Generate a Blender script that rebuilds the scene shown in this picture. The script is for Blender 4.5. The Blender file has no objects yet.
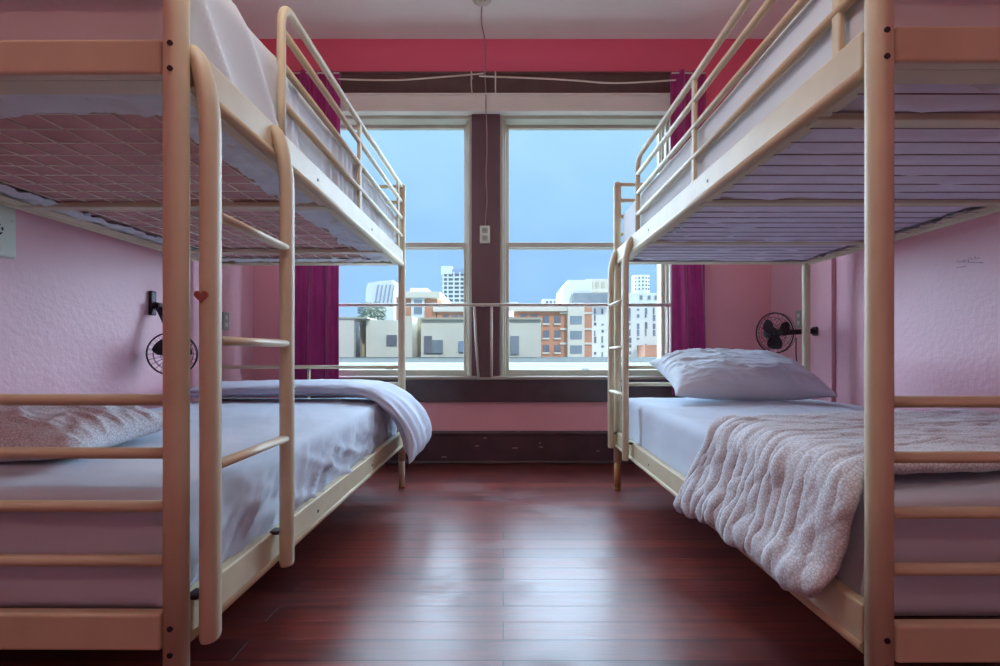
import bpy, bmesh, math, random
import numpy as np
from mathutils import Vector, Matrix
random.seed(7)
sc = bpy.context.scene
C = sc.collection
F = 497.0; CX = 503.0; HY = 352.0; H = 0.80
PI = math.pi

def at(px, py, Y):                      # point of the photograph at depth Y
    return Vector(((px-CX)*Y/F, Y, H+(HY-py)*Y/F))
def X_(px, Y): return (px-CX)*Y/F
def Z_(py, Y): return H+(HY-py)*Y/F

# ------------------------------------------------------------------ noise
def _h(ix, iy, iz, s):
    n = (ix*374761393 + iy*668265263 + iz*2147483647 + s*974711) & 0xffffffff
    n = ((n ^ (n >> 13))*1274126177) & 0xffffffff
    n = n ^ (n >> 16)
    return (n & 0xffff)/65535.0
def noise(x, y, z=0.0, s=0):
    x, y, z = np.broadcast_arrays(np.asarray(x, float), np.asarray(y, float), np.asarray(z, float))
    ix, iy, iz = np.floor(x).astype(np.int64), np.floor(y).astype(np.int64), np.floor(z).astype(np.int64)
    fx, fy, fz = x-ix, y-iy, z-iz
    fx, fy, fz = [f*f*(3-2*f) for f in (fx, fy, fz)]
    r = 0
    for a in (0, 1):
        for b in (0, 1):
            for c in (0, 1):
                r = r + _h(ix+a, iy+b, iz+c, s)*(fx if a else 1-fx)*(fy if b else 1-fy)*(fz if c else 1-fz)
    return r*2-1
def fbm(x, y, z=0.0, s=0, o=3):
    r = 0; a = 1
    for k in range(o):
        r = r + a*noise(x*2**k, y*2**k, np.asarray(z)*2**k, s+k); a *= .5
    return r/1.75
def ridge(x, y, z=0.0, s=0, o=2):
    r = 0; a = 1
    for k in range(o):
        r = r + a*(1-np.abs(noise(x*2**k, y*2**k, np.asarray(z)*2**k, s+k))*2.2).clip(-.3, 1)**2; a *= .5
    return r/1.5

# ------------------------------------------------------------------ materials
def s2l(c):
    return tuple((v/255/12.92 if v/255 <= .04045 else ((v/255+.055)/1.055)**2.4) for v in c)+(1,)
M = {}
def mat(name, rgb, rough=.6, metal=0, spec=.5, var=0, vscale=6, bump=0, bscale=60, bdist=.002, detail=4, sheen=0, var_rgb=None):
    m = bpy.data.materials.new(name); m.use_nodes = True; nt = m.node_tree; N = nt.nodes; Lk = nt.links
    b = N['Principled BSDF']; col = s2l(rgb)
    b.inputs['Roughness'].default_value = rough; b.inputs['Metallic'].default_value = metal
    b.inputs['Specular IOR Level'].default_value = spec
    if sheen: b.inputs['Sheen Weight'].default_value = sheen
    tc = N.new('ShaderNodeTexCoord')
    n1 = N.new('ShaderNodeTexNoise'); n1.inputs['Scale'].default_value = vscale; n1.inputs['Detail'].default_value = 5
    Lk.new(tc.outputs['Object'], n1.inputs['Vector'])
    cr = N.new('ShaderNodeValToRGB'); cr.color_ramp.elements[0].position = .35; cr.color_ramp.elements[1].position = .65
    lo = tuple(c*(1-var) for c in col[:3])+(1,) if var_rgb is None else s2l(var_rgb)
    cr.color_ramp.elements[0].color = lo; cr.color_ramp.elements[1].color = col
    Lk.new(n1.outputs['Fac'], cr.inputs['Fac']); Lk.new(cr.outputs['Color'], b.inputs['Base Color'])
    if bump:
        n2 = N.new('ShaderNodeTexNoise'); n2.inputs['Scale'].default_value = bscale; n2.inputs['Detail'].default_value = detail
        Lk.new(tc.outputs['Object'], n2.inputs['Vector'])
        bp = N.new('ShaderNodeBump'); bp.inputs['Strength'].default_value = bump; bp.inputs['Distance'].default_value = bdist
        Lk.new(n2.outputs['Fac'], bp.inputs['Height']); Lk.new(bp.outputs['Normal'], b.inputs['Normal'])
    m['b'] = 1; M[name] = m; return m

mat('cream_paint', (210, 197, 166), .46, 0, .5, .10, 9, .15, 180, .0006)
mat('tan_paint', (196, 150, 98), .4, 0, .5, .12, 9)
mat('wire_metal', (242, 232, 214), .35, 0, .5, .1)
mat('wire_dark', (150, 124, 132), .5)  # shadow lines of the right mattress creases put into a darker wire colour
mat('rung_metal', (214, 202, 176), .4, .0, .5, .08)
mat('dark_hole', (40, 24, 30), .5)
mat('black_plastic', (34, 22, 34), .42, 0, .5, .2, 20)
mat('sheet_white', (212, 216, 220), .75, 0, .2, .05, 5, .35, 300, .0006, sheen=.2)
mat('sheet_lilac', (196, 206, 222), .85, 0, .2, .06, 5, .35, 300, .0006, sheen=.2)
mat('mattress_rose', (204, 156, 150), .8, 0, .2, .14, 7, .3, 200, .001)
mat('mattress_lilac', (228, 222, 236), .7, 0, .2, .10, 7, .3, 200, .001)
mat('pillow_white', (208, 216, 226), .85, 0, .2, .05, 6, .3, 250, .0006, sheen=.2)
mat('duvet_blue', (196, 202, 220), .88, 0, .2, .06, 6, .4, 120, .001, sheen=.2)
mat('ceiling_white', (240, 246, 238), .8, 0, .3, .05, 2, .2, 60, .001)
mat('casing_brown', (98, 68, 64), .42, 0, .5, .25, 6, .2, 40, .001)
mat('base_brown', (78, 54, 62), .38, 0, .5, .3, 8, .2, 40, .001)
mat('mullion_brown', (98, 66, 76), .45, 0, .5, .15, 5)
mat('window_paint', (188, 186, 170), .5, 0, .5, .10, 6, .1, 80, .0006)
mat('header_paint', (222, 220, 210), .5, 0, .5, .06, 4)
mat('guard_white', (196, 186, 176), .4, 0, .5, .06, 8)
mat('curtain_purple', (160, 30, 112), .6, 0, .4, .15, 12, .3, 200, .0006, sheen=.3)
mat('plastic_white', (206, 214, 200), .45, 0, .5, .03)
mat('plate_grey', (160, 168, 160), .45, 0, .5, .1)
mat('cord_beige', (170, 148, 146), .5, 0, .5, .1)
mat('cord_white', (214, 204, 190), .5, 0, .5, .05)
mat('heart_red', (166, 98, 84), .5, 0, .4, .15)
mat('pencil', (118, 92, 110), .8)
# exterior
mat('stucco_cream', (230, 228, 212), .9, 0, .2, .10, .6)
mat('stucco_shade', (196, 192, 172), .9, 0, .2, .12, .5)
mat('brick_red', (204, 148, 118), .9, 0, .2, .12, .8)
mat('cornice_cream', (222, 216, 198), .9, 0, .2, .04, .5)
mat('tower_white', (222, 228, 224), .8, 0, .3, .04, .2)
mat('tower_grey', (150, 172, 196), .6, 0, .4, .1, .2)
mat('far_window', (122, 124, 132), .3, 0, .5, .3, .7)
mat('far_glass', (140, 152, 160), .25, 0, .6, .2, .5)
mat('roof_gravel', (54, 58, 52), .95, 0, .2, .3, 3, .5, 8, .05)
mat('roof_membrane', (112, 116, 102), .9, 0, .2, .06, 2)
mat('palm_green', (96, 116, 70), .8, 0, .3, .35, 3)
mat('palm_bark', (128, 112, 92), .9, 0, .2, .2, 5)

# wall plaster: pink below, crimson paint above a painted line
def wall_mat(name, pink, crim, bump, bscale, rough=.5, split=2.25):
    m = bpy.data.materials.new(name); m.use_nodes = True; nt = m.node_tree; N = nt.nodes; Lk = nt.links
    b = N['Principled BSDF']; b.inputs['Roughness'].default_value = rough; b.inputs['Specular IOR Level'].default_value = .45
    tc = N.new('ShaderNodeTexCoord'); sx = N.new('ShaderNodeSeparateXYZ'); Lk.new(tc.outputs['Object'], sx.inputs[0])
    gt = N.new('ShaderNodeMath'); gt.operation = 'GREATER_THAN'; gt.inputs[1].default_value = split
    Lk.new(sx.outputs['Z'], gt.inputs[0])
    n1 = N.new('ShaderNodeTexNoise'); n1.inputs['Scale'].default_value = 3; n1.inputs['Detail'].default_value = 6
    Lk.new(tc.outputs['Object'], n1.inputs['Vector'])
    cr = N.new('ShaderNodeValToRGB'); c = s2l(pink)
    cr.color_ramp.elements[0].position = .3; cr.color_ramp.elements[1].position = .7
    cr.color_ramp.elements[0].color = tuple(v*.93 for v in c[:3])+(1,); cr.color_ramp.elements[1].color = c
    Lk.new(n1.outputs['Fac'], cr.inputs['Fac'])
    mx = N.new('ShaderNodeMix'); mx.data_type = 'RGBA'
    Lk.new(gt.outputs[0], mx.inputs[0]); Lk.new(cr.outputs['Color'], mx.inputs[6]); mx.inputs[7].default_value = s2l(crim)
    Lk.new(mx.outputs[2], b.inputs['Base Color'])
    n2 = N.new('ShaderNodeTexNoise'); n2.inputs['Scale'].default_value = bscale; n2.inputs['Detail'].default_value = 3
    Lk.new(tc.outputs['Object'], n2.inputs['Vector'])
    bp = N.new('ShaderNodeBump'); bp.inputs['Strength'].default_value = bump; bp.inputs['Distance'].default_value = .006
    Lk.new(n2.outputs['Fac'], bp.inputs['Height']); Lk.new(bp.outputs['Normal'], b.inputs['Normal'])
    M[name] = m
wall_mat('plaster_side', (224, 172, 184), (228, 94, 122), .36, 42, .40)
wall_mat('plaster_back', (226, 156, 166), (236, 106, 134), .15, 30, .5)

def floor_mat():
    m = bpy.data.materials.new('floor_boards'); m.use_nodes = True; nt = m.node_tree; N = nt.nodes; Lk = nt.links
    b = N['Principled BSDF']
    tc = N.new('ShaderNodeTexCoord')
    br = N.new('ShaderNodeTexBrick'); br.offset = .37; br.inputs['Scale'].default_value = 1
    br.inputs['Brick Width'].default_value = 1.9; br.inputs['Row Height'].default_value = .092
    br.inputs['Mortar Size'].default_value = .0016; br.inputs['Mortar Smooth'].default_value = .3
    br.inputs['Color1'].default_value = s2l((126, 58, 50)); br.inputs['Color2'].default_value = s2l((86, 38, 42)); br.inputs['Mortar'].default_value = s2l((30, 14, 20))
    Lk.new(tc.outputs['Object'], br.inputs['Vector'])
    mp = N.new('ShaderNodeMapping'); mp.inputs['Scale'].default_value = (2.0, 26, 1); Lk.new(tc.outputs['Object'], mp.inputs['Vector'])
    gr = N.new('ShaderNodeTexNoise'); gr.inputs['Scale'].default_value = 1.6; gr.inputs['Detail'].default_value = 8; gr.inputs['Roughness'].default_value = .65
    Lk.new(mp.outputs[0], gr.inputs['Vector'])
    cr = N.new('ShaderNodeValToRGB'); cr.color_ramp.elements[0].position = .3; cr.color_ramp.elements[1].position = .72
    cr.color_ramp.elements[0].color = (.42, .38, .42, 1); cr.color_ramp.elements[1].color = (1.5, 1.25, 1.1, 1)
    Lk.new(gr.outputs['Fac'], cr.inputs['Fac'])
    mu = N.new('ShaderNodeMix'); mu.data_type = 'RGBA'; mu.blend_type = 'MULTIPLY'; mu.inputs[0].default_value = 1
    Lk.new(br.outputs['Color'], mu.inputs[6]); Lk.new(cr.outputs['Color'], mu.inputs[7])
    we = N.new('ShaderNodeTexNoise'); we.inputs['Scale'].default_value = 2.3; we.inputs['Detail'].default_value = 7; Lk.new(tc.outputs['Object'], we.inputs['Vector'])
    wr = N.new('ShaderNodeValToRGB'); wr.color_ramp.elements[0].position = .52; wr.color_ramp.elements[1].position = .75
    wr.color_ramp.elements[0].color = (0, 0, 0, 1); wr.color_ramp.elements[1].color = (.45, .45, .45, 1)
    Lk.new(we.outputs['Fac'], wr.inputs['Fac'])
    m2 = N.new('ShaderNodeMix'); m2.data_type = 'RGBA'; Lk.new(wr.outputs['Color'], m2.inputs[0])
    Lk.new(mu.outputs[2], m2.inputs[6]); m2.inputs[7].default_value = s2l((92, 60, 66))
    Lk.new(m2.outputs[2], b.inputs['Base Color'])
    rr = N.new('ShaderNodeMapRange'); rr.inputs['To Min'].default_value = .24; rr.inputs['To Max'].default_value = .42
    Lk.new(gr.outputs['Fac'], rr.inputs['Value']); wm = N.new('ShaderNodeMath'); wm.operation = 'MULTIPLY_ADD'; wm.inputs[1].default_value = .55
    Lk.new(wr.outputs['Color'], wm.inputs[0]); Lk.new(rr.outputs[0], wm.inputs[2]); Lk.new(wm.outputs[0], b.inputs['Roughness'])
    b.inputs['Specular IOR Level'].default_value = .6
    ad = N.new('ShaderNodeMath'); ad.operation = 'MULTIPLY_ADD'; ad.inputs[1].default_value = .25
    iv = N.new('ShaderNodeMath'); iv.operation = 'MULTIPLY'; iv.inputs[1].default_value = -1; Lk.new(br.outputs['Fac'], iv.inputs[0])
    Lk.new(gr.outputs['Fac'], ad.inputs[0]); Lk.new(iv.outputs[0], ad.inputs[2])
    bp = N.new('ShaderNodeBump'); bp.inputs['Strength'].default_value = .5; bp.inputs['Distance'].default_value = .0025
    Lk.new(ad.outputs[0], bp.inputs['Height']); Lk.new(bp.outputs['Normal'], b.inputs['Normal'])
    M['floor_boards'] = m
floor_mat()

def curly_mat():
    m = bpy.data.materials.new('curly_print'); m.use_nodes = True; nt = m.node_tree; N = nt.nodes; Lk = nt.links
    b = N['Principled BSDF']; b.inputs['Roughness'].default_value = .88; b.inputs['Specular IOR Level'].default_value = .2
    b.inputs['Sheen Weight'].default_value = .2
    tc = N.new('ShaderNodeTexCoord')
    nz = N.new('ShaderNodeTexNoise'); nz.inputs['Scale'].default_value = 55; Lk.new(tc.outputs['Object'], nz.inputs['Vector'])
    mx = N.new('ShaderNodeMix'); mx.data_type = 'RGBA'; mx.inputs[0].default_value = .012
    Lk.new(tc.outputs['Object'], mx.inputs[6]); Lk.new(nz.outputs['Color'], mx.inputs[7])
    vo = N.new('ShaderNodeTexVoronoi'); vo.feature = 'DISTANCE_TO_EDGE'; vo.inputs['Scale'].default_value = 125
    Lk.new(mx.outputs[2], vo.inputs['Vector'])
    cr = N.new('ShaderNodeValToRGB'); cr.color_ramp.elements[0].position = .03; cr.color_ramp.elements[1].position = .16
    cr.color_ramp.elements[0].color = s2l((180, 176, 180)); cr.color_ramp.elements[1].color = s2l((212, 218, 226))
    Lk.new(vo.outputs['Distance'], cr.inputs['Fac']); Lk.new(cr.outputs['Color'], b.inputs['Base Color'])
    M['curly_print'] = m
curly_mat()

def glass_mat():
    m = bpy.data.materials.new('window_glass'); m.use_nodes = True; nt = m.node_tree; N = nt.nodes; Lk = nt.links
    N.remove(N['Principled BSDF']); out = N['Material Output']
    tr = N.new('ShaderNodeBsdfTransparent'); tr.inputs[0].default_value = (.985, .99, .99, 1)
    gl = N.new('ShaderNodeBsdfGlossy'); gl.inputs['Roughness'].default_value = .08
    df = N.new('ShaderNodeBsdfTranslucent'); df.inputs[0].default_value = (.8, .85, .9, 1)
    tc = N.new('ShaderNodeTexCoord'); nz = N.new('ShaderNodeTexNoise'); nz.inputs['Scale'].default_value = 3; nz.inputs['Detail'].default_value = 8
    Lk.new(tc.outputs['Object'], nz.inputs['Vector'])
    mr = N.new('ShaderNodeMapRange'); mr.inputs['From Min'].default_value = .4; mr.inputs['From Max'].default_value = .8; mr.inputs['To Max'].default_value = .008
    Lk.new(nz.outputs['Fac'], mr.inputs['Value'])
    a = N.new('ShaderNodeMixShader'); a.inputs[0].default_value = .015; Lk.new(tr.outputs[0], a.inputs[1]); Lk.new(gl.outputs[0], a.inputs[2])
    c = N.new('ShaderNodeMixShader'); Lk.new(mr.outputs[0], c.inputs[0]); Lk.new(a.outputs[0], c.inputs[1]); Lk.new(df.outputs[0], c.inputs[2])
    Lk.new(c.outputs[0], out.inputs['Surface']); M['window_glass'] = m
glass_mat()

# ------------------------------------------------------------------ object helpers
def link(name, me, m, parent=None, smooth=None):
    me.materials.append(M[m] if isinstance(m, str) else m)
    o = bpy.data.objects.new(name, me); C.objects.link(o)
    if parent is not None: o.parent = parent
    return o
def tag(o, label, cat, group=None, kind=None):
    if label: o['label'] = label
    if cat: o['category'] = cat
    if group: o['group'] = group
    if kind: o['kind'] = kind
    return o
def thing(name, label, cat, loc=(0, 0, 0), rz=0, group=None):
    o = bpy.data.objects.new(name, None); C.objects.link(o); o.location = loc; o.rotation_euler = (0, 0, rz)
    o.empty_display_size = .1
    return tag(o, label, cat, group)

class MB:
    def __init__(s): s.bm = bmesh.new()
    def box(s, x0, x1, y0, y1, z0, z1, bev=0, seg=2, rot=None):
        t = bmesh.new(); bmesh.ops.create_cube(t, size=1)
        for v in t.verts:
            v.co = Vector(((x0+x1)/2+v.co.x*(x1-x0), (y0+y1)/2+v.co.y*(y1-y0), (z0+z1)/2+v.co.z*(z1-z0)))
        if bev:
            bmesh.ops.bevel(t, geom=t.edges[:]+t.verts[:], offset=bev, segments=seg, profile=.5, affect='EDGES', clamp_overlap=True)
            for f in t.faces: f.smooth = False
        if rot is not None:
            for v in t.verts: v.co = rot @ v.co
        s._join(t); return s
    def _join(s, t):
        me = bpy.data.meshes.new('t'); t.to_mesh(me); t.free(); s.bm.from_mesh(me); bpy.data.meshes.remove(me)
    def tube(s, pts, r, n=12, a=None, b=None, closed=False, cap=True, up=None, radii=None):
        """sweep an ellipse along pts; a,b are its half axes"""
        pts = [Vector(p) for p in pts]; N = len(pts); rings = []
        def tan(i):
            if closed: return (pts[(i+1) % N]-pts[i-1]).normalized()
            return (pts[min(i+1, N-1)]-pts[max(i-1, 0)]).normalized()
        t0 = tan(0); u = Vector(up) if up is not None else (Vector((0, 0, 1)) if abs(t0.z) < .9 else Vector((1, 0, 0)))
        u = (u-t0*u.dot(t0)).normalized()
        a = a or r; b = b or r
        for i in range(N):
            t = tan(i); u = (u-t*u.dot(t)).normalized(); w = t.cross(u); k = radii[i] if radii else 1
            rings.append([s.bm.verts.new(pts[i]+u*math.cos(2*PI*j/n)*a*k+w*math.sin(2*PI*j/n)*b*k) for j in range(n)])
        for i in range(N if closed else N-1):
            A, B = rings[i], rings[(i+1) % N]
            for j in range(n):
                f = s.bm.faces.new((A[j], A[(j+1) % n], B[(j+1) % n], B[j])); f.smooth = True
        if cap and not closed:
            for R, fl in ((rings[0], True), (rings[-1], False)):
                f = s.bm.faces.new(R[::-1] if fl else R)
        return s
    def grid(s, P, closed_u=False, closed_v=False, smooth=True):
        nu, nv = P.shape[:2]; V = [[s.bm.verts.new(P[i, j]) for j in range(nv)] for i in range(nu)]
        for i in range(nu if closed_u else nu-1):
            for j in range(nv if closed_v else nv-1):
                f = s.bm.faces.new((V[i][j], V[(i+1) % nu][j], V[(i+1) % nu][(j+1) % nv], V[i][(j+1) % nv])); f.smooth = smooth
        return s
    def prism(s, poly, y0, y1):         # polygon in XZ pushed along Y
        A = [s.bm.verts.new((p[0], y0, p[1])) for p in poly]; B = [s.bm.verts.new((p[0], y1, p[1])) for p in poly]
        s.bm.faces.new(A); s.bm.faces.new(B[::-1])
        for i in range(len(poly)):
            j = (i+1) % len(poly); s.bm.faces.new((A[i], B[i], B[j], A[j]))
        return s
    def build(s, name, m, parent=None):
        bmesh.ops.recalc_face_normals(s.bm, faces=s.bm.faces[:])
        me = bpy.data.meshes.new(name); s.bm.to_mesh(me); s.bm.free()
        return link(name, me, m, parent)

def mesh_from(name, V, Fc, m, parent=None):
    me = bpy.data.meshes.new(name); me.from_pydata([tuple(v) for v in V], [], [tuple(f) for f in Fc])
    me.polygons.foreach_set('use_smooth', [True]*len(me.polygons)); me.update()
    return link(name, me, m, parent)

def soft_box(x0, x1, y0, y1, z0, z1, r, res, disp=None):
    """rounded box with a dense skin; returns verts (n,3), quads, base points"""
    nx, ny, nz = [max(2, int(round((b-a)/res))) for a, b in ((x0, x1), (y0, y1), (z0, z1))]
    idx = {}; pts = []
    def vid(i, j, k):
        key = (i, j, k)
        if key not in idx:
            idx[key] = len(pts); pts.append((x0+(x1-x0)*i/nx, y0+(y1-y0)*j/ny, z0+(z1-z0)*k/nz))
        return idx[key]
    Q = []
    for i in range(nx):
        for j in range(ny):
            Q.append((vid(i, j, 0), vid(i, j+1, 0), vid(i+1, j+1, 0), vid(i+1, j, 0)))
            Q.append((vid(i, j, nz), vid(i+1, j, nz), vid(i+1, j+1, nz), vid(i, j+1, nz)))
    for i in range(nx):
        for k in range(nz):
            Q.append((vid(i, 0, k), vid(i+1, 0, k), vid(i+1, 0, k+1), vid(i, 0, k+1)))
            Q.append((vid(i, ny, k), vid(i, ny, k+1), vid(i+1, ny, k+1), vid(i+1, ny, k)))
    for j in range(ny):
        for k in range(nz):
            Q.append((vid(0, j, k), vid(0, j, k+1), vid(0, j+1, k+1), vid(0, j+1, k)))
            Q.append((vid(nx, j, k), vid(nx, j+1, k), vid(nx, j+1, k+1), vid(nx, j, k+1)))
    P = np.array(pts); c = np.clip(P, [x0+r, y0+r, z0+r], [x1-r, y1-r, z1-r]); d = P-c
    nrm = d/np.maximum(np.linalg.norm(d, axis=1), 1e-9)[:, None]
    B = c+nrm*r
    if disp is not None: B = B+nrm*disp(B, nrm)[:, None]
    return B, Q, nrm

# ------------------------------------------------------------------ the room
WY = 3.58; CZ = 3.055; XL = -1.80; XR = 1.93; XR2 = 1.952; NY = -1.7
def struct(o, label=None): o['kind'] = 'structure'; o['label'] = label if label else o.name.replace('_', ' '); return o
mb = MB(); mb.box(XL-.3, XR2+.3, NY-.3, WY+.28, -.15, 0)
struct(mb.build('floor', 'floor_boards'), 'dark red brown varnished floorboards, worn between the bunks')
mb = MB(); mb.box(XL-.3, XR2+.3, NY-.3, WY+.28, CZ, CZ+.25)
struct(mb.build('ceiling', 'ceiling_white'), 'off-white painted ceiling above the window')
mb = MB(); mb.box(XL-.25, XL, NY-.25, WY+.25, 0, CZ)
struct(mb.build('wall_left', 'plaster_side'), 'rough pink plaster wall beside the left bunk')
mb = MB(); mb.box(XR2, XR2+.25, NY-.25, WY+.25, 0, CZ); mb.box(XR, XR2+.01, 2.92, WY, 0, CZ, .004)
struct(mb.build('wall_right', 'plaster_side'), 'pink plaster wall beside the right bunk, crimson above')
mb = MB(); mb.box(XL, XR2, NY-.25, NY, 0, CZ)
struct(mb.build('wall_near', 'plaster_side'), 'pink wall opposite the window')
# window openings
A0, A1, B0, B1 = X_(304, WY), X_(472, WY), X_(500, WY), X_(673, WY)
ZS, ZT = Z_(377, WY), Z_(98.5, WY)
mb = MB(); T = .26
mb.box(XL, A0, WY, WY+T, 0, CZ); mb.box(B1, XR, WY, WY+T, 0, CZ)
mb.box(A0, B1, WY, WY+T, 0, ZS); mb.box(A0, B1, WY, WY+T, ZT, CZ); mb.box(A1, B0, WY, WY+T, ZS, ZT)
struct(mb.build('wall_back', 'plaster_back'), 'window wall painted rose pink with a crimson band on top')
# dark brown casings
zc = Z_(72, WY-.03)
mb = MB(); mb.box(A0-.13, B1+.13, WY-.032, WY, ZT-.001, zc, .005); mb.box(A0-.14, B1+.14, WY-.042, WY-.001, zc-.02, zc, .006)
struct(mb.build('trim_1', 'casing_brown'), 'dark brown head casing above both windows')
mb = MB(); mb.box(A0-.12, B1+.12, WY-.034, WY, Z_(402, WY-.03), ZS-.004, .005)
struct(mb.build('trim_2', 'base_brown'), 'dark plum brown apron board below the window sill')
mb = MB(); mb.box(A1-.001, B0+.001, WY-.03, WY, ZS, Z_(111.5, WY-.03), .004)
struct(mb.build('trim_3', 'mullion_brown'), 'purple brown mullion board between the two windows')
for k, (a, b, s) in enumerate(((A0-.12, A0, 'left'), (B1, B1+.12, 'right'))):
    mb = MB(); mb.box(a, b, WY-.03, WY, ZS, ZT, .005)
    struct(mb.build('trim_%d' % (4+k), 'casing_brown'), 'dark brown casing behind the %s purple curtain' % s)
mb = MB(); mb.box(A0, B1, WY-.075, WY-.001, Z_(111, WY-.075), ZT-.002, .006)
mb.box(A0, B1, WY-.085, WY-.07, ZT-.016, ZT-.002, .004)
mb.box(A0, B1, WY-.085, WY-.07, Z_(113, WY-.06), Z_(110, WY-.06), .004)
struct(mb.build('trim_6', 'header_paint'), 'long off-white boxed header over both windows')
mb = MB(); mb.box(A0-.12, B1+.12, WY-.05, WY+.09, ZS-.018, ZS, .005)
struct(mb.build('trim_7', 'window_paint'), 'thin pale window stool board')
# baseboards
zb = Z_(431, WY-.02)
mb = MB(); mb.box(XL, XR, WY-.022, WY, 0, zb, .003); mb.box(XL, XR, WY-.032, WY-.001, zb-.03, zb-.006, .006); mb.box(XL, XR, WY-.04, WY-.001, 0, .022, .009)
struct(mb.build('baseboard_back', 'base_brown'), 'tall dark brown baseboard below the windows, paint chipped')
mb = MB(); mb.box(XL, XL+.022, NY, WY-.041, 0, .2, .003); struct(mb.build('baseboard_left', 'base_brown'))
mb = MB(); mb.box(XR2-.022, XR2, NY, 2.919, 0, .2, .003); struct(mb.build('baseboard_right', 'base_brown'))
# small pale paint chips on the back baseboard are real flakes
mb = MB()
for px, py, w in ((477, 446, 4), (485, 438, 3), (515, 448, 6), (541, 447, 4), (444, 457, 5), (519, 432, 4), (598, 451, 3), (540, 443, 2)):
    p = at(px, py, WY-.024); mb.box(p.x-w*.0036, p.x+w*.0036, WY-.0235, WY-.0215, p.z-.003, p.z+.003)
o = mb.build('paint_chips', 'cord_beige', bpy.data.objects['baseboard_back'])

def window(n, x0, x1, hidden_left):
    Yo = WY+.02
    w = bpy.data.objects.new('window_%d' % n, None); C.objects.link(w); struct(w, '%s double-hung sash window with pale frame' % ('left' if n == 1 else 'right'))
    xm0, xm1 = x0+.0, x1-.0
    mb = MB()                                                   # jambs with stepped stops
    zt = Z_(112, WY-.01)
    for sx, xe in ((1, x0), (-1, x1)):
        q = sorted((xe, xe+sx*.024)); mb.box(q[0], q[1], WY-.012, WY+.2, ZS, zt, .004)
        q = sorted((xe, xe+sx*.040)); mb.box(q[0], q[1], WY+.03, WY+.2, ZS, zt, .004)
        q = sorted((xe, xe+sx*.054)); mb.box(q[0], q[1], WY+.09, WY+.2, ZS, zt, .004)
    mb.box(x0, x1, WY+.0, WY+.10, Z_(119, WY+.0), ZT, .004)
    mb.build('window_frame', 'window_paint', w)
    # upper sash (behind), lower sash (in front)
    def sash(nm, ya, z0, z1, top, bot, ys):
        mb = MB(); st = .040
        a, b = x0+.026, x1-.026
        mb.box(a, a+st, ya, ya+.035, z0, z1, .004); mb.box(b-st, b, ya, ya+.035, z0, z1, .004)
        mb.box(a, b, ya-.002, ya+.035, z1-top, z1, .004); mb.box(a, b, ya-.002, ya+.035, z0, z0+bot, .004)
        s = mb.build(nm, 'window_paint', w)
        g = MB(); g.box(a+st-.004, b-st+.004, ya+.015, ya+.019, z0+bot-.004, z1-top+.004)
        g.build('pane', 'window_glass', s)
        return s
    zm = Z_(246, WY+.1)
    sash('upper_sash', WY+.11, zm-.02, ZT, ZT-Z_(128.5, WY+.11), .04, 0)
    sash('lower_sash', WY+.06, ZS, zm+.018, .036, .05, 0)
    mb = MB(); xx = (x0+x1)/2; mb.box(xx-.03, xx+.03, WY+.04, WY+.06, ZS+.052, ZS+.06, .003); mb.build('sash_lift', 'casing_brown', w)
window(1, A0, A1, True); window(2, B0, B1, False)

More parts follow.
